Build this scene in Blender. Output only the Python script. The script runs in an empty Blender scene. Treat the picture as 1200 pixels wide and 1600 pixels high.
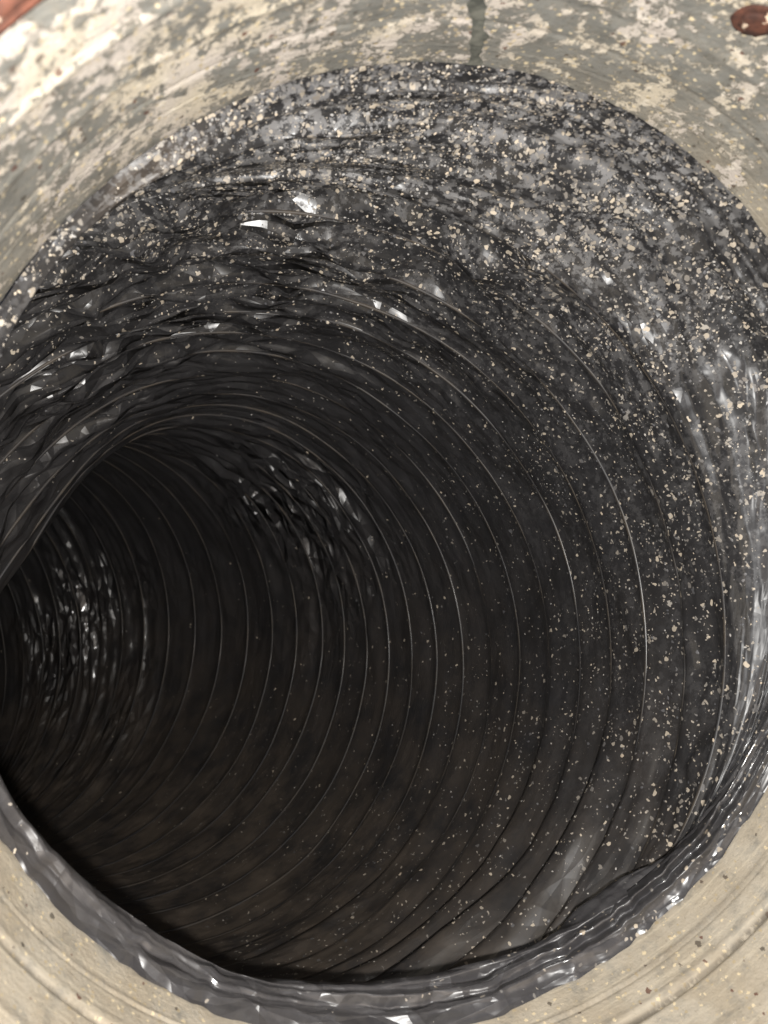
import bpy, math
import numpy as np
from mathutils import Matrix, Vector, Euler

# ------------------------------------------------------------------ camera, sky, flash, exposure
scene = bpy.context.scene
RAD = 0.15                                   # radius of the duct in metres
CAM_M = Matrix.Translation((0, 0, 1.0)) @ Euler((math.radians(48), 0, 0)).to_matrix().to_4x4()
cam_data = bpy.data.cameras.new('camera')
cam = bpy.data.objects.new('camera', cam_data)
scene.collection.objects.link(cam)
cam.matrix_world = CAM_M
cam_data.sensor_fit = 'VERTICAL'
cam_data.sensor_height = 36.0
cam_data.lens = 27.0
cam_data.clip_start = 0.01
cam_data.clip_end = 100
cam_data.dof.use_dof = True
cam_data.dof.focus_distance = 0.33
cam_data.dof.aperture_fstop = 20.0
scene.camera = cam

world = bpy.data.worlds.new('World')
scene.world = world
world.use_nodes = True
wn = world.node_tree
for n in list(wn.nodes):
    wn.nodes.remove(n)
sky = wn.nodes.new('ShaderNodeTexSky')
sky.sky_type = 'NISHITA'
sky.sun_disc = False
sky.sun_elevation = math.radians(40)
sky.dust_density = 5.0
sky.air_density = 0.8
sky.sun_rotation = math.radians(150)
bg = wn.nodes.new('ShaderNodeBackground')
bg.inputs['Strength'].default_value = 0.045
wo = wn.nodes.new('ShaderNodeOutputWorld')
wn.links.new(sky.outputs[0], bg.inputs['Color'])
wn.links.new(bg.outputs[0], wo.inputs['Surface'])

# the lamp that lit the photograph: a small flash just below and left of the lens
FLASH_POS = (0.01, 0.08, 0.0)
fl = bpy.data.lights.new('flash_lamp', 'AREA')
fl.shape = 'DISK'
fl.size = 0.006
fl.energy = 1.5
fl.color = (1.0, 0.975, 0.935)
flo = bpy.data.objects.new('flash_lamp', fl)
scene.collection.objects.link(flo)
flo.matrix_world = CAM_M @ Matrix.Translation((FLASH_POS[0]*RAD, -FLASH_POS[1]*RAD, -FLASH_POS[2]*RAD))

scene.view_settings.view_transform = 'Standard'
scene.view_settings.look = 'None'
scene.view_settings.gamma = 1.0
scene.view_settings.exposure = 0.0
scene.cycles.max_bounces = 4
scene.cycles.use_adaptive_sampling = True
scene.cycles.adaptive_threshold = 0.025
scene.cycles.sample_clamp_indirect = 4.0

# ------------------------------------------------------------------ frame and mesh helpers
# lengths below are in duct radii: x right, y down, z into the duct
MW = np.array(CAM_M)
def to_world(P):
    L = np.stack([P[..., 0], -P[..., 1], -P[..., 2]], -1) * RAD
    return L @ MW[:3, :3].T + MW[:3, 3]

rng = np.random.default_rng(11)

def empty(name, P):
    o = bpy.data.objects.new(name, None)
    o.empty_display_size = 0.05
    o.location = to_world(np.array(P))
    scene.collection.objects.link(o)
    return o

def raw_mesh(name, W, faces_flat, counts, mat, parent, smooth=True, attrs=None, uv=None):
    me = bpy.data.meshes.new(name)
    V = W.reshape(-1, 3)
    if parent is not None:
        V = V - np.array((parent.parent or parent).location)
    me.vertices.add(len(V))
    me.vertices.foreach_set('co', V.astype(np.float32).ravel())
    me.loops.add(len(faces_flat))
    me.loops.foreach_set('vertex_index', faces_flat.astype(np.int32))
    starts = np.concatenate([[0], np.cumsum(counts)[:-1]]).astype(np.int32)
    me.polygons.add(len(counts))
    me.polygons.foreach_set('loop_start', starts)
    me.polygons.foreach_set('use_smooth', np.full(len(counts), smooth))
    if attrs:
        for k, a in attrs.items():
            at = me.attributes.new(k, 'FLOAT', 'POINT')
            at.data.foreach_set('value', np.asarray(a, np.float32).ravel())
    if uv is not None:
        at = me.attributes.new('surf', 'FLOAT_VECTOR', 'POINT')
        at.data.foreach_set('vector', np.asarray(uv, np.float32).ravel())
    me.update(calc_edges=True)
    me.validate()
    me.materials.append(mat)
    o = bpy.data.objects.new(name, me)
    scene.collection.objects.link(o)
    if parent is not None:
        o.parent = parent
    return o

def grid_mesh(name, P, mat, parent, attrs=None, uv=None, flip=False, closed=True, smooth=True):
    """P[v, u, 3]; u closes on itself when closed"""
    nv, nu = P.shape[:2]
    iu = np.arange(nu if closed else nu - 1)
    a = (np.arange(nv - 1)[:, None] * nu + iu[None]).ravel()
    b = (np.arange(nv - 1)[:, None] * nu + ((iu + 1) % nu)[None]).ravel()
    q = np.stack([a, b, b + nu, a + nu], 1)
    if flip:
        q = q[:, ::-1]
    return raw_mesh(name, to_world(P), q.ravel(), np.full(len(q), 4), mat, parent, smooth, attrs, uv)

def tube_mesh(name, C, r, mat, parent, n=6, N1=None):
    """closed tube round the loop C[m,3]; N1 the outward direction of the loop"""
    Tn = np.roll(C, -1, 0) - np.roll(C, 1, 0)
    Tn /= np.linalg.norm(Tn, axis=1, keepdims=True)
    A = N1 - Tn * (N1 * Tn).sum(1, keepdims=True)
    A /= np.linalg.norm(A, axis=1, keepdims=True)
    B = np.cross(Tn, A)
    an = np.arange(n) * 2 * np.pi / n
    r = np.broadcast_to(np.asarray(r), (len(C),))
    P = C[:, None] + r[:, None, None] * (np.cos(an)[None, :, None] * A[:, None] + np.sin(an)[None, :, None] * B[:, None])
    P = np.concatenate([P, P[:1]], 0)
    return grid_mesh(name, P, mat, parent)

# ------------------------------------------------------------------ noise in numpy
_TAB = rng.uniform(-1, 1, 65536)
def _h(i, j, seed):
    i = i.astype(np.int64); j = j.astype(np.int64)
    return _TAB[((i * 73856093) ^ (j * 19349663) ^ (seed * 83492791)) & 65535]

def lin_noise(x, y, seed, px=0):
    """piecewise-flat noise: facets of a sheet folded on a triangle lattice; px wraps x"""
    i = np.floor(x); j = np.floor(y); fx = x - i; fy = y - j
    w = (lambda q: np.mod(q, px)) if px else (lambda q: q)
    h00 = _h(w(i), j, seed); h11 = _h(w(i + 1), j + 1, seed)
    h10 = _h(w(i + 1), j, seed); h01 = _h(w(i), j + 1, seed)
    alt = (_h(w(i), j, seed + 77) > 0)
    up = fx > fy
    a = np.where(up, h00 + fx * (h10 - h00) + fy * (h11 - h10), h00 + fy * (h01 - h00) + fx * (h11 - h01))
    gx = 1 - fx
    up2 = gx > fy
    b = np.where(up2, h10 + gx * (h00 - h10) + fy * (h01 - h00), h10 + fy * (h11 - h10) + gx * (h01 - h11))
    return np.where(alt, a, b)

def smooth_noise(x, y, seed, px=0):
    i = np.floor(x); j = np.floor(y); fx = x - i; fy = y - j
    fx = fx * fx * (3 - 2 * fx); fy = fy * fy * (3 - 2 * fy)
    w = (lambda q: np.mod(q, px)) if px else (lambda q: q)
    h00 = _h(w(i), j, seed); h10 = _h(w(i + 1), j, seed); h01 = _h(w(i), j + 1, seed); h11 = _h(w(i + 1), j + 1, seed)
    return (h00 * (1 - fx) + h10 * fx) * (1 - fy) + (h01 * (1 - fx) + h11 * fx) * fy

TAU = 2 * np.pi
def crumple(th, v, seed, nu, cv, shear=0.0):
    """crumpled film: nu facets round the duct, facet length cv along it, in duct radii"""
    x = th / TAU * nu + shear * v / cv
    y = v / cv
    n2 = max(2, nu // 3)
    wx = lin_noise(th / TAU * n2, v / (cv * 2.6), seed + 1, n2)
    wy = lin_noise(th / TAU * n2, v / (cv * 2.6), seed + 2, n2)
    return lin_noise(x + 0.9 * wx, y + 0.9 * wy, seed, nu)

def bump(x, c, w):
    return np.exp(-((x - c) / w) ** 2)
def ang(a, c, w):
    """soft window on an angle in degrees"""
    d = (a - c + 180) % 360 - 180
    return np.exp(-(d / w) ** 2)
def sstep(a, b, x):
    t = np.clip((x - a) / (b - a), 0, 1)
    return t * t * (3 - 2 * t)

# ------------------------------------------------------------------ the run of the duct
PITCH = 0.1497
NRING = 34
KX = [-0.0473, -0.2786, -0.2312, -0.505, -0.0911, 0.0108, 0.0104]
KY = [0.295, 0.0678, -0.2267, 0.0834, 0.1832, 0.151, 0.1452]
SMAX = 5.2
NFAR = 52
def run_path():
    n = 380; ds = SMAX / 240
    pos = np.array([-0.1131, 0.2884, 1.6031]); T = np.array([-0.2936, 0.0598, 1.0]); T /= np.linalg.norm(T)
    U = np.array([1.0, 0, 0]); U -= T * (U @ T); U /= np.linalg.norm(U); V = np.cross(T, U)
    s = np.arange(n + 1) * ds
    kn = np.linspace(0, SMAX, 7)
    kx = np.interp(s, kn, KX); ky = np.interp(s, kn, KY)
    out = []
    for i in range(n + 1):
        out.append(np.concatenate([pos, U, V]))
        T2 = T + (kx[i] * U + ky[i] * V) * ds; T2 /= np.linalg.norm(T2)
        pos = pos + (T + T2) / 2 * ds
        U = U - T2 * (U @ T2); U /= np.linalg.norm(U); V = np.cross(T2, U); T = T2
    return s, np.array(out)
PS, PATH = run_path()
def at_path(k):
    s = np.asarray(k) * PITCH
    A = np.stack([np.interp(s, PS, PATH[:, j]) for j in range(9)], -1)
    return A[..., 0:3], A[..., 3:6], A[..., 6:9]

# the collar: a short tube whose inner end the film is wrapped over
CG = 0.90                                    # the collar is a little narrower than the duct pulled over it
CC = np.array([0.156, 0.158, 1.642]) * CG
CT = np.array([-0.258, -0.144, 1.0]); CT /= np.linalg.norm(CT)
CU = np.array([1.0, 0, 0]); CU -= CT * (CU @ CT); CU /= np.linalg.norm(CU)
CV = np.cross(CT, CU)
CR = 1.04
def collar_pt(phi, r, t):
    phi, r, t = np.broadcast_arrays(phi, r, t)
    return CC + CG * (r[..., None] * (np.cos(phi)[..., None] * CU + np.sin(phi)[..., None] * CV) + t[..., None] * CT)

def ring_base(k, th):
    """a point of the bare tube and its outward direction; the first turns are squeezed against the collar"""
    c, u, v = at_path(k)
    N = np.cos(th)[..., None] * u + np.sin(th)[..., None] * v
    wob = 0.012 * smooth_noise(th / TAU * 7, np.asarray(k) * 0.8, 5, 7) + 0.006 * smooth_noise(th / TAU * 19, np.asarray(k) * 1.0, 6, 19)
    a = np.degrees(th)
    pinch = 0.29 * ang(a, -150, 44) * bump(np.asarray(k), 10.8, 4.2)      # the inner side of the bend is kinked inwards
    X = c + N * (1 + wob - pinch)[..., None]
    tau = (X - CC) @ CT
    tm = 0.11 + 0.022 * np.asarray(k)
    w = 0.035
    z = np.clip((tau - tm) / w, -30, 30)
    tau2 = tm + w * np.log1p(np.exp(z))
    tau2 = np.where(z > 25, tau, tau2)
    return X + (tau2 - tau)[..., None] * CT, N

def film_amp(k, a):
    """how crumpled the film is at turn k and angle a (deg; 0 right, 90 below, -90 above)"""
    m = 0.14 + 1.25 * ang(a, -122, 58) * bump(k, 2.0, 6) + 0.45 * ang(a, -60, 40) * bump(k, 0, 3)
    m += 1.1 * ang(a, -50, 32) * bump(k, 13.5, 3.0) + 0.55 * ang(a, -12, 50) * bump(k, 23.5, 3.0)
    m += 0.9 * ang(a, 78, 45) * bump(k, 0, 2.6) + 0.35 * ang(a, 150, 60)
    m += 0.45 * ang(a, 0, 30) * bump(k, 0.3, 1.2)
    return m

def film_offset(k, th):
    """outward offset of the film from the wire circle"""
    a = np.degrees(th)
    f = k - np.floor(k)
    kk = np.floor(k)
    v = k * PITCH
    amp = film_amp(k, a)
    edge = np.clip(np.minimum(f, 1 - f) / 0.12, 0, 1)         # held by the wires
    slack = 0.6 + 0.4 * smooth_noise(th / TAU * 9, kk * 3.1, 21, 9)
    sag = 0.036 * slack * (1 - (1 - np.clip(f / 0.34, 0, 1)) ** 2) * (1 - f) ** 1.15 * 1.25
    # slack folds that lean over the next turn, below and to the right of the mouth
    lean = (ang(a, 66, 44) * bump(k, 0, 6.5) + 0.30 * ang(a, 110, 50) * bump(k, 2, 5)) * (0.6 + 0.5 * smooth_noise(th / TAU * 11, kk * 1.7, 31, 11))
    sag = sag - 0.085 * lean * (0.45 + 0.55 * sstep(-0.5, 2.0, k)) * sstep(0.0, 0.85, f) * (1 - sstep(0.93, 1.0, f))
    c1 = crumple(th, v, 101, 30, 0.085, 0.3)
    c2 = crumple(th, v, 202, 72, 0.050, -0.4)
    c3 = crumple(th, v, 303, 150, 0.030, 0.2)
    # long creases running obliquely round the duct
    c4 = crumple(th, v, 404, 15, 0.030, 1.4)
    obl = 1.5 * ang(a, -55, 45) * bump(k, 13.5, 4) + 0.5 * ang(a, -110, 60) * bump(k, 8, 4) + 1.3 * ang(a, 5, 60) * bump(k, 23.5, 3.5) + 0.2
    h = amp * (0.034 * c1 + 0.017 * c2) + 0.020 * obl * c4 * np.clip(amp + 0.25, 0, 1)
    return sag + edge * h

def film(k, th):
    X, N = ring_base(k, th)
    return X + N * film_offset(k, th)[..., None]

# ------------------------------------------------------------------ materials
def new_mat(name):
    m = bpy.data.materials.new(name)
    m.use_nodes = True
    nt = m.node_tree
    for n in list(nt.nodes):
        nt.nodes.remove(n)
    out = nt.nodes.new('ShaderNodeOutputMaterial')
    bs = nt.nodes.new('ShaderNodeBsdfPrincipled')
    nt.links.new(bs.outputs[0], out.inputs['Surface'])
    return m, nt, bs

class NT:
    def __init__(self, nt):
        self.nt = nt
    def _set(self, sock, v):
        if hasattr(v, 'is_output'):
            self.nt.links.new(v, sock)
        else:
            sock.default_value = v
    def attr(self, name, vec=False):
        n = self.nt.nodes.new('ShaderNodeAttribute'); n.attribute_name = name
        return n.outputs['Vector' if vec else 'Fac']
    def math(self, op, a, b=0.0, clamp=False):
        n = self.nt.nodes.new('ShaderNodeMath'); n.operation = op; n.use_clamp = clamp
        self._set(n.inputs[0], a); self._set(n.inputs[1], b)
        return n.outputs[0]
    def ramp(self, v, lo, hi):
        n = self.nt.nodes.new('ShaderNodeMapRange'); n.interpolation_type = 'SMOOTHSTEP'; n.clamp = True
        self._set(n.inputs['Value'], v); self._set(n.inputs['From Min'], lo); self._set(n.inputs['From Max'], hi)
        return n.outputs[0]
    def vmul(self, v, s):
        n = self.nt.nodes.new('ShaderNodeVectorMath'); n.operation = 'MULTIPLY'
        self._set(n.inputs[0], v); n.inputs[1].default_value = s
        return n.outputs[0]
    def vadd(self, a, b):
        n = self.nt.nodes.new('ShaderNodeVectorMath'); n.operation = 'ADD'
        self._set(n.inputs[0], a); self._set(n.inputs[1], b)
        return n.outputs[0]
    def noise(self, vec, scale, detail=4, rough=0.55, color=False, dist=0.0):
        n = self.nt.nodes.new('ShaderNodeTexNoise')
        if vec is not None:
            self._set(n.inputs['Vector'], vec)
        n.inputs['Scale'].default_value = scale; n.inputs['Detail'].default_value = detail
        n.inputs['Roughness'].default_value = rough; n.inputs['Distortion'].default_value = dist
        return n.outputs['Color' if color else 'Fac']
    def voro(self, vec, scale):
        n = self.nt.nodes.new('ShaderNodeTexVoronoi')
        self._set(n.inputs['Vector'], vec); n.inputs['Scale'].default_value = scale
        return n.outputs['Distance'], n.outputs['Color']
    def sep(self, c):
        n = self.nt.nodes.new('ShaderNodeSeparateXYZ'); self._set(n.inputs[0], c)
        return n.outputs
    def mix(self, f, a, b):
        n = self.nt.nodes.new('ShaderNodeMix'); n.data_type = 'RGBA'
        self._set(n.inputs[0], f); self._set(n.inputs[6], a); self._set(n.inputs[7], b)
        return n.outputs[2]
    def fmix(self, f, a, b):
        n = self.nt.nodes.new('ShaderNodeMix'); n.data_type = 'FLOAT'
        self._set(n.inputs[0], f); self._set(n.inputs[2], a); self._set(n.inputs[3], b)
        return n.outputs[0]
    def bump(self, h, strength, dist):
        n = self.nt.nodes.new('ShaderNodeBump'); n.inputs['Strength'].default_value = strength
        n.inputs['Distance'].default_value = dist; self._set(n.inputs['Height'], h)
        return n.outputs[0]
    def coord(self):
        return self.nt.nodes.new('ShaderNodeTexCoord').outputs['Object']

def C(r, g, b):
    return (r, g, b, 1.0)

def spots(N, vec, scale, amount, warp):
    """random round spots; amount (0..1) sets how many cells carry one and how big it is"""
    d, col = N.voro(N.vadd(vec, warp), scale)
    x = N.sep(col)
    have = N.math('LESS_THAN', x[0], amount)
    rad = N.math('ADD', N.math('MULTIPLY', x[1], 0.30), 0.10)
    return N.math('MULTIPLY', have, N.ramp(d, N.math('ADD', rad, 0.05), rad)), x[2]

def film_material():
    m, nt, bs = new_mat('black_film')
    N = NT(nt)
    co = N.coord()
    dens0 = N.attr('dens'); dens = N.math('MULTIPLY', dens0, N.math('ADD', 0.25, N.math('MULTIPLY', N.ramp(N.noise(co, 70, 3, 0.6), 0.38, 0.62), 1.3))); dirt = N.attr('dirt'); haze = N.attr('dust')
    n1 = N.noise(co, 45, 3, 0.6)
    base = N.mix(n1, C(0.016, 0.016, 0.017), C(0.036, 0.035, 0.037))
    base = N.mix(N.attr('painted_sheen'), base, C(0.048, 0.046, 0.048))  # sheen of the bottom lip, painted in as a lighter grey
    # brown dust
    dm = N.math('MULTIPLY', dirt, N.ramp(N.noise(co, 34, 5, 0.7), 0.22, 0.72))
    base = N.mix(dm, base, C(0.095, 0.074, 0.056))
    # grey film of lime on the mouth
    hm = N.math('MULTIPLY', haze, N.math('MULTIPLY', N.ramp(N.noise(co, 260, 4, 0.75), 0.475, 0.56), N.ramp(n1, 0.30, 0.55)))
    base = N.mix(hm, base, C(0.21, 0.205, 0.205))
    wv = N.vmul(N.noise(co, 420, 1, 0.5, color=True), (0.0028, 0.0028, 0.0028))
    s1, r1 = spots(N, co, 400, N.math('MULTIPLY', dens, 0.8), wv)
    s2, r2 = spots(N, co, 720, N.math('MULTIPLY', dens, 0.8), wv)
    s3, r3 = spots(N, co, 290, N.math('SUBTRACT', N.math('MULTIPLY', dens, 0.7), 0.2), N.vmul(wv, (2.0, 2.0, 2.0)))
    for s, r, lo, hi in ((s3, r3, C(0.09, 0.09, 0.098), C(0.34, 0.31, 0.27)), (s2, r2, C(0.13, 0.125, 0.12), C(0.40, 0.35, 0.29)), (s1, r1, C(0.08, 0.08, 0.085), C(0.48, 0.41, 0.32))):
        base = N.mix(s, base, N.mix(r, lo, hi))
    sp = N.math('MAXIMUM', s1, N.math('MAXIMUM', s2, s3))
    cover = N.math('MAXIMUM', sp, N.math('MAXIMUM', hm, dm))
    nt.links.new(base, bs.inputs['Base Color'])
    nt.links.new(N.fmix(cover, 0.30, 0.7), bs.inputs['Roughness'])
    bs.inputs['Specular IOR Level'].default_value = 0.5
    nt.links.new(N.fmix(cover, 0.8, 0.15), bs.inputs['Coat Weight'])
    bs.inputs['Coat Roughness'].default_value = 0.12
    
    # sharp creases of crumpled film
    sv = N.attr('surf', True); crum = N.attr('crum')
    def crease(vec, scale):
        n = nt.nodes.new('ShaderNodeTexVoronoi'); n.feature = 'DISTANCE_TO_EDGE'; n.voronoi_dimensions = '2D'
        nt.links.new(vec, n.inputs['Vector']); n.inputs['Scale'].default_value = scale
        return n.outputs['Distance']
    cx = nt.nodes.new('ShaderNodeCombineXYZ'); sx = N.sep(sv)
    nt.links.new(N.math('ADD', N.math('MULTIPLY', sx[0], 0.36), N.math('MULTIPLY', sx[1], 0.7)), cx.inputs[0])
    nt.links.new(N.math('ADD', N.math('MULTIPLY', sx[1], 1.6), N.math('MULTIPLY', sx[0], -0.25)), cx.inputs[1])
    h1 = crease(N.vmul(sv, (1.0, 1.6, 1.0)), 6.5)
    h2 = crease(cx.outputs[0], 14.0)
    hh = N.math('ADD', h1, N.math('MULTIPLY', h2, 0.70))
    b = nt.nodes.new('ShaderNodeBump'); b.inputs['Distance'].default_value = 0.0105
    nt.links.new(hh, b.inputs['Height']); nt.links.new(crum, b.inputs['Strength'])
    nt.links.new(b.outputs[0], bs.inputs['Normal'])
    return m

def wire_material():
    m, nt, bs = new_mat('film_over_wire')
    N = NT(nt)
    co = N.coord()
    n = N.noise(co, 60, 4, 0.6)
    b = N.mix(N.ramp(n, 0.35, 0.7), C(0.030, 0.029, 0.031), C(0.066, 0.054, 0.042))
    nt.links.new(b, bs.inputs['Base Color'])
    bs.inputs['Roughness'].default_value = 0.5
    bs.inputs['Coat Weight'].default_value = 0.15
    bs.inputs['Coat Roughness'].default_value = 0.15
    return m

def fleck_material(name, c1, c2, rough=0.75):
    m, nt, bs = new_mat(name)
    N = NT(nt)
    co = N.coord()
    nt.links.new(N.mix(N.ramp(N.noise(co, 150, 3, 0.6), 0.35, 0.65), c1, c2), bs.inputs['Base Color'])
    bs.inputs['Roughness'].default_value = rough
    return m

def collar_material():
    m, nt, bs = new_mat('splashed_zinc')
    N = NT(nt)
    sv = N.attr('surf', True)
    paint = N.attr('paint'); tan = N.attr('tan')
    st = N.vmul(sv, (1.0, 0.8, 1.0))
    wv = N.vmul(N.noise(sv, 60, 3, 0.6, color=True), (0.02, 0.02, 0.0))
    stw = N.vadd(st, wv)
    # grey zinc with green-blue spangle and rubbed streaks
    z1 = N.noise(stw, 14, 6, 0.6)
    zinc = N.mix(N.ramp(z1, 0.3, 0.7), C(0.150, 0.154, 0.146), C(0.255, 0.256, 0.240))
    stk = N.noise(N.vmul(sv, (2.0, 40.0, 1.0)), 2.2, 5, 0.6)
    zinc = N.mix(N.math('MULTIPLY', N.ramp(stk, 0.55, 0.8), 0.35), zinc, C(0.36, 0.345, 0.30))
    # tan dust
    tn = N.noise(stw, 22, 6, 0.65)
    tm = N.math('MULTIPLY', tan, N.ramp(tn, 0.1, 0.55))
    zinc = N.mix(tm, zinc, N.mix(N.ramp(N.noise(stw, 7, 4, 0.6), 0.35, 0.65), C(0.40, 0.34, 0.255), C(0.475, 0.42, 0.335)))
    sk2 = N.noise(N.vmul(sv, (1.5, 26.0, 1.0)), 2.0, 4, 0.65)
    zinc = N.mix(N.math('MULTIPLY', N.math('MULTIPLY', tan, N.ramp(sk2, 0.50, 0.72)), 0.7), zinc, C(0.60, 0.525, 0.40))
    # cream splashes of plaster with ragged borders
    p1 = N.noise(stw, 10, 5, 0.62)
    p2 = N.noise(stw, 36, 5, 0.68)
    pp = N.math('ADD', N.math('ADD', N.math('MULTIPLY', p1, 0.43), N.math('MULTIPLY', N.noise(sv, 130, 3, 0.7), 0.17)), N.math('MULTIPLY', p2, 0.40))
    thr = N.math('SUBTRACT', 0.652, N.math('MULTIPLY', paint, 0.130))
    pm = N.ramp(pp, thr, N.math('ADD', thr, 0.012))
    wash = N.ramp(pp, N.math('SUBTRACT', thr, 0.055), N.math('ADD', thr, 0.01))
    zinc = N.mix(N.math('MULTIPLY', wash, 0.38), zinc, C(0.40, 0.35, 0.28))
    rim = N.math('MULTIPLY', N.ramp(pp, N.math('SUBTRACT', thr, 0.03), thr), N.math('SUBTRACT', 1.0, pm))
    zinc = N.mix(N.math('MULTIPLY', N.math('MULTIPLY', rim, N.ramp(N.noise(stw, 90, 3, 0.6), 0.45, 0.6)), 0.75), zinc, C(0.075, 0.068, 0.050))
    pc = N.mix(N.ramp(N.noise(stw, 6, 3, 0.5), 0.40, 0.62), C(0.55, 0.49, 0.435), C(0.57, 0.50, 0.39))
    pc = N.mix(N.ramp(N.noise(stw, 34, 4, 0.6), 0.55, 0.75), pc, C(0.80, 0.73, 0.62))
    col = N.mix(pm, zinc, pc)
    # dark pits and small spots of cream and rust
    wv3 = N.vmul(N.noise(sv, 180, 2, 0.5, color=True), (0.010, 0.010, 0.0))
    dk, _ = spots(N, st, 70, 0.22, wv3)
    dn = N.ramp(N.noise(stw, 75, 5, 0.7), 0.60, 0.66)
    col = N.mix(N.math('MULTIPLY', dn, N.fmix(tan, 0.8, 0.25)), col, C(0.085, 0.075, 0.055))
    s1, r1 = spots(N, N.vmul(sv, (1.0, 1.0, 1.0)), 85, 0.36, wv3)
    col = N.mix(s1, col, N.mix(r1, C(0.42, 0.34, 0.22), C(0.72, 0.60, 0.40)))
    s2, r2 = spots(N, st, 62, 0.07, wv3)
    col = N.mix(N.math('MULTIPLY', s2, 0.85), col, N.mix(r2, C(0.13, 0.045, 0.028), C(0.10, 0.085, 0.065)))
    col = N.mix(N.math('MULTIPLY', N.attr('groove_tone'), N.ramp(p2, 0.30, 0.50)), col, C(0.075, 0.062, 0.045))  # darker brown along the bead grooves, broken up by noise
    nt.links.new(col, bs.inputs['Base Color'])
    cover = N.math('MAXIMUM', pm, N.math('MAXIMUM', tm, s1))
    nt.links.new(N.fmix(cover, 0.20, 0.0), bs.inputs['Metallic'])
    nt.links.new(N.fmix(cover, 0.48, 0.82), bs.inputs['Roughness'])
    nt.links.new(N.bump(N.noise(sv, 95, 4, 0.65), 0.35, 0.0012), bs.inputs['Normal'])
    return m

def rust_material():
    m, nt, bs = new_mat('red_rust')
    N = NT(nt)
    co = N.coord()
    r = N.mix(N.ramp(N.noise(co, 220, 6, 0.65), 0.35, 0.7), C(0.045, 0.018, 0.012), C(0.145, 0.050, 0.028))
    s, rr = spots(N, co, 330, 0.4, N.vmul(N.noise(co, 500, 3, 0.6, color=True), (0.005, 0.005, 0.005)))
    nt.links.new(N.mix(s, r, C(0.62, 0.48, 0.36)), bs.inputs['Base Color'])
    bs.inputs['Roughness'].default_value = 0.85
    nt.links.new(N.bump(N.noise(co, 400, 4, 0.6), 0.5, 0.0008), bs.inputs['Normal'])
    return m

M_FILM = film_material()
M_WIRE = wire_material()
M_COLLAR = collar_material()
M_RUST = rust_material()
M_CREAM = fleck_material('cream_speck', C(0.55, 0.48, 0.39), C(0.47, 0.385, 0.29))
M_GREY = fleck_material('grey_speck', C(0.33, 0.32, 0.31), C(0.46, 0.43, 0.39))
M_PALE = fleck_material('thin_grey_speck', C(0.085, 0.085, 0.092), C(0.16, 0.155, 0.155), 0.5)
M_LAP_SHADE = fleck_material('lap_shade', C(0.060, 0.062, 0.052), C(0.17, 0.168, 0.14), 0.9)  # dark tone standing for shade in the lap seam

# ------------------------------------------------------------------ the metal collar
collar = empty('metal_collar', CC)
collar['label'] = 'grey zinc collar splashed with cream plaster, round the mouth of the black duct'
collar['category'] = 'collar'

T_FRONT = -0.598
NUc, NVc = 960, 190
phi = np.arange(NUc) * TAU / NUc
tt = np.linspace(0.055, T_FRONT, NVc)
PH, TT = np.meshgrid(phi, tt)
def collar_r(t, p):
    low = 0.22 + 0.78 * ang(np.degrees(p), 75, 75)          # the beads are pressed deeper on the lower side
    r = CR + 0.006 * low * sstep(-0.158, -0.176, t) + 0.004 * sstep(-0.44, -0.46, t)
    r = r + 0.004 * low * bump(t, -0.084, 0.004) + 0.007 * low * bump(t, -0.170, 0.005) - 0.003 * low * bump(t, -0.077, 0.006) - 0.003 * low * bump(t, -0.15, 0.010) - 0.002 * bump(t, -0.435, 0.012) - 0.003 * bump(t, -0.29, 0.014)
    r = r + 0.006 * smooth_noise(p / TAU * 6, t * 4, 61, 6) + 0.0010 * smooth_noise(p / TAU * 24, t * 10, 62, 24)
    return r
PC = collar_pt(PH, collar_r(TT, PH), TT)
ad = np.degrees(PH)
paintA = 0.20 + 0.92 * ang(ad, -122, 40) + 0.62 * ang(ad, -60, 42) + 0.1 * sstep(-0.2, -0.5, TT)
tanA = np.clip(0.08 + ang(ad, 55, 75) + 0.9 * ang(ad, 130, 60) + 0.6 * ang(ad, -40, 30) * bump(TT, 0, 0.12) + 0.15 * ang(ad, -150, 40) * bump(TT, 0, 0.10), 0, 1)
grooveA = (0.35 + 0.65 * ang(ad, 75, 75)) * (0.6 * bump(TT, -0.079, 0.005) + 1.0 * bump(TT, -0.169, 0.007) + 0.7 * bump(TT, -0.45, 0.009) + 0.35 * bump(TT, -0.30, 0.006)) * np.clip(0.7 + 0.6 * smooth_noise(PH / TAU * 30, TT * 5, 161, 30), 0, 1)
UVc = np.stack([PH * 1.04, TT, np.zeros_like(TT)], -1)
wall = grid_mesh('collar_wall', PC, M_COLLAR, collar, {'paint': paintA, 'tan': tanA, 'groove_tone': grooveA}, UVc, flip=True)
# outer face of the sheet
to = np.linspace(0.055, T_FRONT, 24)
PH2, TO = np.meshgrid(np.arange(240) * TAU / 240, to)
ow = grid_mesh('outer_wall', collar_pt(PH2, CR + 0.03 + 0 * TO, TO), M_COLLAR, collar, {'paint': 0.3 + 0 * TO, 'tan': 0.4 + 0 * TO}, np.stack([PH2, TO, 0 * TO], -1))
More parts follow.
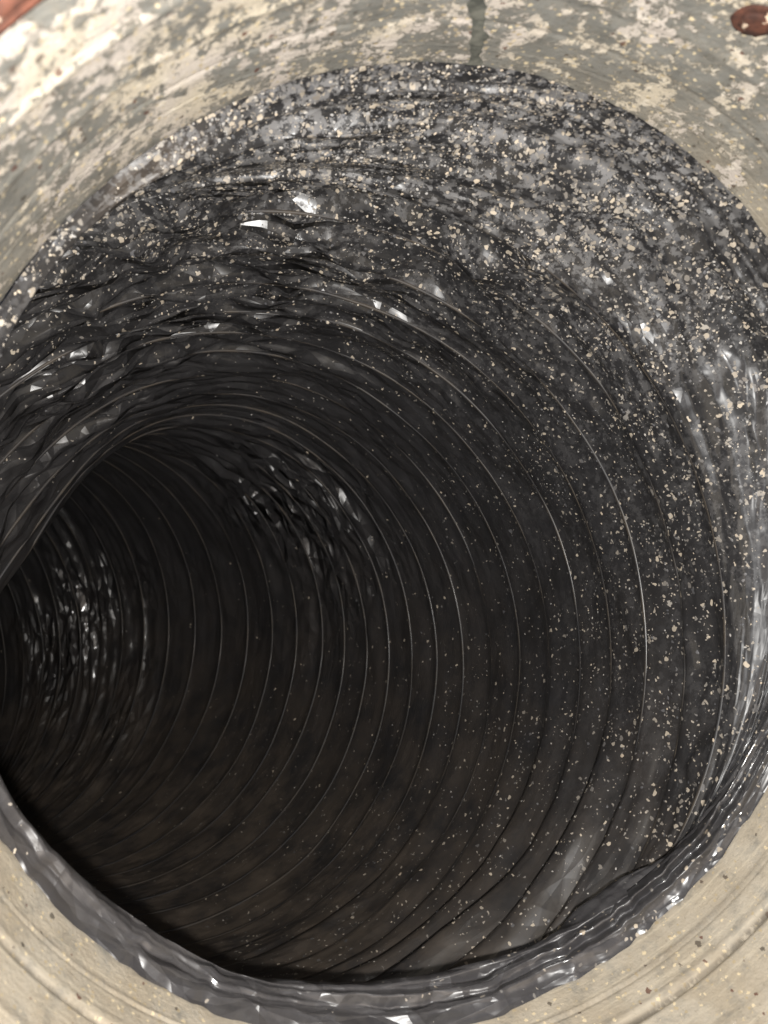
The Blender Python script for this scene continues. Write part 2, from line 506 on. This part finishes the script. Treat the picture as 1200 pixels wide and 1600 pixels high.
# rolled front edge and the rusty flange round it
ph4 = np.arange(480) * TAU / 480
nrm4 = np.cos(ph4)[:, None] * CU + np.sin(ph4)[:, None] * CV
edge = tube_mesh('rolled_edge', collar_pt(ph4, CR + 0.028 + 0 * ph4, T_FRONT + 0 * ph4), 0.012, M_RUST, collar, 10, nrm4)
n_e = len(edge.data.vertices)
for k, val in (('paint', 0.45), ('tan', 0.4)):
    at = edge.data.attributes.new(k, 'FLOAT', 'POINT'); at.data.foreach_set('value', np.full(n_e, val, np.float32))
at = edge.data.attributes.new('surf', 'FLOAT_VECTOR', 'POINT')
at.data.foreach_set('vector', np.stack([np.repeat(np.append(ph4, TAU), 10), np.tile(np.arange(10) * 0.01, 481), np.zeros(4810)], 1).astype(np.float32).ravel())
fr = np.array([1.05, 1.10, 1.2, 1.3, 1.3, 1.05]); ft = T_FRONT + np.array([0.03, 0.03, 0.03, 0.03, 0.06, 0.06])
PHf, FR = np.meshgrid(ph4, fr); _, FT = np.meshgrid(ph4, ft)
grid_mesh('rusty_flange', collar_pt(PHf, FR, FT), M_RUST, collar, smooth=False)

# thin dark strip, painted in for the shaded gap in the lap of the sheet
pw, pv = np.meshgrid(np.linspace(0, 1, 9), np.linspace(0.0, -0.58, 200))
wid = 0.030 + 0.010 * smooth_noise(pv * 40, pv * 0 + np.sign(pw - 0.5) * 7, 71) + 0.006 * smooth_noise(pv * 110, pv * 0, 73)
cen = np.radians(-88.6 + 21.0 * pv) + 0.004 * smooth_noise(pv * 6, pv * 0 + 3, 72) - 0.10 * pv * 0
SPH = cen + (pw - 0.5) * wid
prof = 0.0020 * np.sin(np.pi * pw) + 0.0008
lap_strip = grid_mesh('seam_shade', collar_pt(SPH, collar_r(pv, SPH % TAU) - prof, pv), M_LAP_SHADE, collar, closed=False)
# the lapped edge of the sheet right of the dark strip
pw, pv = np.meshgrid(np.linspace(0, 1, 5), np.linspace(0.0, -0.60, 60))

def screw(phi_deg, t, s):
    p = math.radians(phi_deg)
    P0 = collar_pt(np.array(p), collar_r(np.array(t), np.array(p % TAU)), np.array(t))
    n = -(math.cos(p) * CU + math.sin(p) * CV)
    a = np.cross(n, CT)
    def turned(prof, seg, name, jit, parent):
        an = np.arange(seg) * TAU / seg
        rows = []
        for r, h in prof:
            rr = r * s * (1 + jit * rng.uniform(-1, 1, seg))
            rows.append(P0 + n * h * s + rr[:, None] * (np.cos(an)[:, None] * a + np.sin(an)[:, None] * CT))
        return grid_mesh(name, np.array(rows), M_RUST, parent, flip=True)
    head = turned([(0.95, 0.1), (0.98, 0.32), (0.82, 0.42), (0.4, 0.46), (0.0, 0.47)], 14, 'screw_head', 0.10, collar)
    turned([(1.5, -0.3), (1.5, 0.12), (1.35, 0.2), (0.9, 0.2), (0.0, 0.2)], 22, 'washer', 0.10, head)
screw(-71.0, -0.40, 0.022)
screw(58.0, -0.36, 0.012)

# ------------------------------------------------------------------ the flexible duct
c0, _, _ = at_path(np.array(0.0))
duct = empty('flexible_duct', c0)
duct['label'] = 'black plastic film duct on wire hoops, bending away to the left inside the collar'
duct['category'] = 'duct'

def surface_attrs(k, th):
    a = np.degrees(th)
    up = np.clip(ang(a, -88, 52) + 0.4 * ang(a, -135, 35), 0, 1)
    dens = up * np.exp(-np.clip(k + 1, 0, 99) / 2.3) * 1.1 + 0.22 * ang(a, -25, 45) * np.exp(-np.clip(k + 1, 0, 99) / 4.0) + 0.16 * ang(a, 25, 60) * np.exp(-np.clip(k, 0, 99) / 6.0)
    dens = dens + 0.20 * ang(a, 70, 60) * np.exp(-np.clip(k, 0, 99) / 7.0) * sstep(-0.6, 0.5, k)
    dens = dens * (1 + 0.35 * smooth_noise(th / TAU * 12, k * 0.5, 81, 12))
    dirt = np.clip(ang(a, 80, 58) * (0.55 + 0.45 * sstep(1, 12, k)) * sstep(-1, 1, k) + 0.10 * ang(a, 10, 40) * sstep(3, 8, k) + 0.25 * ang(a, 160, 50), 0, 1)
    dirt = np.clip(dirt + 1.2 * ang(a, -127, 7) * bump(k, -1.25, 0.35), 0, 1)
    dust = np.clip(ang(a, -88, 45) * np.exp(-np.clip(k + 1, 0, 99) / 1.9) * 0.95 + 0.12 * ang(a, -20, 50) * bump(k, 0, 5) + 0.06 * ang(a, 100, 70) * sstep(0.3, -1.0, k), 0, 1)  # the last term faintly lightens the bottom lip, painted for its sheen
    return dens, dirt, dust

def film_extra(k, th, v, amp):
    patch = np.clip(0.80 + 0.75 * smooth_noise(th / TAU * 16, v * 4.5, 151, 16) + 0.5 * smooth_noise(th / TAU * 40, v * 9, 152, 40), 0.12, 1.3)
    return np.clip(0.74 * amp * patch, 0, 1.0), np.stack([th, v, 0 * v], -1)

def film_crease(k, a):
    return 0.10 + 0.75 * ang(a, -125, 60) * bump(k, 2, 7) + 0.25 * ang(a, -60, 40) * bump(k, 0, 4) + 1.1 * ang(a, -50, 36) * bump(k, 13.5, 3.5) + 0.9 * ang(a, 0, 60) * bump(k, 23.5, 3.2) + 0.18 * ang(a, 75, 45) * bump(k, 0, 2.5) + 0.2 * ang(a, 150, 60)

SAMPLE = []     # film points with their directions, for the specks
def keep_sample(P, K, TH):
    du = np.roll(P, -1, 1) - np.roll(P, 1, 1)
    dv = np.gradient(P, axis=0)
    n = np.cross(du, dv)
    area = np.linalg.norm(n, axis=-1)
    n = n / np.maximum(area, 1e-12)[..., None]
    cen, _, _ = at_path(np.clip(K, 0, 34))
    s = np.sign(((cen - P) * n).sum(-1))
    n = n * s[..., None]
    tu = du / np.maximum(np.linalg.norm(du, axis=-1), 1e-12)[..., None]
    SAMPLE.append((P.reshape(-1, 3), n.reshape(-1, 3), tu.reshape(-1, 3), area.ravel(), K.ravel(), TH.ravel()))

# cuff: tucked inside the collar, over its inner end, out to the first hoop
NU = 1800
TH0 = math.radians(168)
th = TH0 + np.arange(NU) * TAU / NU
thd = np.degrees(th)
rag = 0.006 * smooth_noise(th / TAU * 60, th * 0, 91, 60) + 0.004 * smooth_noise(th / TAU * 220, th * 0, 92, 220)
e_t = 0.009 - 0.0106 * np.cos(th) - 0.004 * np.sin(th) + 0.027 * np.cos(2 * th) + 0.016 * np.sin(2 * th) + rag
cr_t = 0.060 + 0.022 * ang(thd, 50, 32) + 0.016 * smooth_noise(th / TAU * 13, th * 0, 93, 13) 
cr_r = 0.990 - 0.022 * ang(thd, 50, 32) + 0.022 * ang(thd, -90, 80) + 0.012 * lin_noise(th / TAU * 19, th * 0 + 0.5, 94, 19)
n1, n2 = 42, 90
P1 = []
K1 = []
for i in range(n1):
    f = i / (n1 - 1)
    t = e_t + (np.maximum(cr_t, e_t + 0.03) - e_t) * f
    r = CR - 0.006 + (cr_r - CR + 0.006) * (f ** 0.95)
    P1.append(collar_pt(th, r, t)); K1.append(np.full(NU, -1.6 + 0.5 * f))
A = P1[-1]
B, NB = ring_base(np.zeros(NU), th)
Bn, _ = ring_base(np.full(NU, 0.25), th)
tanB = (Bn - B); tanB /= np.linalg.norm(tanB, axis=1, keepdims=True)
D = np.linalg.norm(B - A, axis=1, keepdims=True)
NA = np.cos(th)[:, None] * CU + np.sin(th)[:, None] * CV
tanA_ = CT[None] * 0.8 + NA * (0.1 + 1.1 * ang(thd, 105, 62)[:, None])
tanA_ /= np.linalg.norm(tanA_, axis=1, keepdims=True)
for i in range(1, n2):
    f = i / (n2 - 1)
    h00 = 2 * f**3 - 3 * f**2 + 1; h10 = f**3 - 2 * f**2 + f; h01 = -2 * f**3 + 3 * f**2; h11 = f**3 - f**2
    P1.append(h00 * A + h10 * D * 0.7 * tanA_ + h01 * B + h11 * D * (0.25 + 0.6 * ang(thd, -10, 60)[:, None]) * tanB)
    K1.append(np.full(NU, -1.1 + 1.1 * f))
P1 = np.array(P1); K1 = np.array(K1)
TH1 = np.broadcast_to(th, K1.shape).copy()
vv = np.concatenate([[0 * D[:, 0]], np.cumsum(np.linalg.norm(np.diff(P1, axis=0), axis=2), 0)], 0)
dU = np.roll(P1, -1, 1) - np.roll(P1, 1, 1)
dV = np.gradient(P1, axis=0)
Nn = np.cross(dU, dV); Nn /= np.linalg.norm(Nn, axis=-1, keepdims=True)
hold = np.clip(vv / 0.05, 0, 1) * np.clip((1 - (np.arange(len(P1)) / (len(P1) - 1))[:, None]) / 0.06, 0, 1)
wgt = 0.55 + 0.45 * ang(np.degrees(TH1), 70, 60)
hc = 0.030 * crumple(TH1, vv, 501, 18, 0.075, 0.8) + 0.018 * crumple(TH1, vv, 502, 44, 0.055, -0.6) + 0.0035 * crumple(TH1, vv, 503, 120, 0.034, 0.3) + 0.024 * crumple(TH1, vv, 504, 8, 0.050, 0.7)
lip = sstep(-0.95, -1.15, K1)
hl = (0.75 + 0.8 * ang(np.degrees(TH1), 55, 40)) * (0.014 * crumple(TH1, vv, 511, 9, 0.024, 0.7) + 0.008 * crumple(TH1, vv, 512, 30, 0.036, -0.6) + 0.0042 * crumple(TH1, vv, 513, 84, 0.020, 0.5))
hc = hc * (1 - lip) * (1 - 0.72 * ang(np.degrees(TH1), 14, 48)) + hl * lip
P1 = P1 + Nn * (hold * wgt * hc)[..., None]
rel = P1 - CC                                     # film never passes through the sheet it lies on
tau1 = rel @ CT
rad1 = rel - tau1[..., None] * CT
r1_ = np.linalg.norm(rad1, axis=-1)
lim = np.where(tau1 < 0.056 * CG, CG * (collar_r(np.minimum(tau1 / CG, 0.05), TH1 % TAU) - 0.003), 9.0)
P1 = P1 - rad1 * (np.maximum(r1_ - lim, 0) / r1_)[..., None]
de, di, du_ = surface_attrs(K1, TH1)
a1 = np.degrees(TH1)
cr1, sf1 = film_extra(K1, TH1, vv, (0.35 + 0.30 * ang(a1, 80, 60) + 0.2 * ang(a1, -120, 50)) * (1 - 0.30 * lip * (1 - ang(a1, 60, 40))))
cuff = grid_mesh('film_cuff', P1, M_FILM, duct, {'dens': de, 'dirt': di * 0.6, 'dust': du_, 'crum': cr1, 'painted_sheen': ang(a1, 90, 75) * sstep(-0.1, -1.1, K1)}, sf1)
cuff['label'] = 'loose crumpled film end tucked inside the collar, speckled with plaster at the top'
keep_sample(P1, K1, TH1)

# bands of film between the hoops
for k in range(NRING - 1):
    nu = 1500 if k < 16 else (1200 if k < 28 else 500)
    nv = 14 if k < 10 else 12
    f = np.linspace(0, 1, nv); f[0] = 1e-4; f[-1] = 1 - 1e-4
    thk = TH0 + np.arange(nu) * TAU / nu
    TH, K = np.meshgrid(thk, k + f)
    P = film(K, TH)
    de, di, du_ = surface_attrs(K, TH)
    crk, sfk = film_extra(K, TH, K * PITCH, film_crease(K, np.degrees(TH)))
    grid_mesh('film_band', P, M_FILM, duct, {'dens': de, 'dirt': di, 'dust': du_, 'crum': crk}, sfk)
    if k < 22:
        keep_sample(P, K, TH)

# the duct goes on round the bend, out of sight
for k in range(NRING - 1, NFAR, 3):
    TH, K = np.meshgrid(np.arange(120) * TAU / 120, np.linspace(k, min(k + 3, NFAR), 5))
    X, N_ = ring_base(K, TH)
    de, di, du_ = surface_attrs(K, TH)
    grid_mesh('film_band', X, M_FILM, duct, {'dens': de, 'dirt': di, 'dust': du_})
# the wire hoops under the film
for k in range(NRING):
    thk = np.arange(300) * TAU / 300
    X, N_ = ring_base(np.full(300, float(k)), thk)
    sink = 0.0036 - 0.0016 * sstep(7, 11, k) + 0.0016 * smooth_noise(thk / TAU * 9, thk * 0 + k * 1.3, 111, 9) + 0.003 * ang(np.degrees(thk), -120, 55) * bump(k, 2, 6)
    tube_mesh('wire_hoop', X + N_ * sink[:, None], 0.0056, M_WIRE, duct, 10, N_)

# ------------------------------------------------------------------ specks of plaster on the film
SP = [np.concatenate([s[j] for s in SAMPLE], 0) for j in range(6)]
def speck_weight(k, th):
    a = np.degrees(th)
    kk = np.clip(k + 1, 0, 99)
    w = (ang(a, -75, 55) + 0.5 * ang(a, -130, 40)) * np.exp(-kk / 2.6) + 0.16 * ang(a, -25, 36) * np.exp(-kk / 3.2)
    w *= np.clip(0.55 + 1.2 * smooth_noise(th / TAU * 70, k * 2.2, 141, 70) + 0.8 * smooth_noise(th / TAU * 24, k * 0.8, 142, 24), 0.05, 3)
    w += 0.12 * ang(a, 45, 60) * np.exp(-kk / 5) * sstep(-0.8, 0.5, k) + 0.0015
    return w
def specks(name, count, smin, smax, mat, power=2.2, seg=8, seed=0, single=False):
    g = np.random.default_rng(1000 + seed)
    w = SP[3] * speck_weight(SP[4], SP[5])
    cum = np.cumsum(w); idx = np.searchsorted(cum, g.uniform(0, cum[-1], count))
    idx = np.clip(idx, 0, len(cum) - 1)
    P, n, tu = SP[0][idx], SP[1][idx], SP[2][idx]
    b = np.cross(n, tu)
    size = smin + (smax - smin) * g.uniform(0, 1, count) ** power
    an = np.arange(seg) * TAU / seg
    rr = size[:, None] * (1 + 0.16 * g.uniform(-1, 1, (count, seg)))
    asp = g.uniform(0.75, 1.35, count)[:, None]
    rot = g.uniform(0, TAU, count)[:, None]
    x = rr * np.cos(an + 0) * asp; y = rr * np.sin(an) / asp
    xr = x * np.cos(rot) - y * np.sin(rot); yr = x * np.sin(rot) + y * np.cos(rot)
    ringp = P[:, None] + xr[..., None] * tu[:, None] + yr[..., None] * b[:, None] + n[:, None] * 0.0012
    cenp = P + n * (0.0016 + 0.22 * size)[:, None]
    V = np.concatenate([ringp, cenp[:, None]], 1)
    i0 = (np.arange(count) * (seg + 1))[:, None]
    j = np.arange(seg)[None]
    F = np.stack([i0 + j, i0 + (j + 1) % seg, i0 + seg + 0 * j], -1).reshape(-1, 3)
    if not single:
        o = raw_mesh(name, to_world(V), F.ravel(), np.full(len(F), 3), mat, duct)
        o['kind'] = 'stuff'
    else:
        F1 = np.stack([np.arange(seg), (np.arange(seg) + 1) % seg, np.full(seg, seg)], 1)
        for q in range(count):
            raw_mesh(name, to_world(V[q]), F1.ravel(), np.full(seg, 3), mat, duct)
specks('cream_specks', 3600, 0.0006, 0.0034, M_CREAM, 4.0, 10, 1)
specks('grey_specks', 6500, 0.0006, 0.0034, M_GREY, 4.0, 10, 2)
specks('thin_grey_specks', 3600, 0.0009, 0.0044, M_PALE, 2.6, 10, 3)
specks('plaster_fleck', 60, 0.0034, 0.0062, M_CREAM, 1.8, 12, 4, single=True)
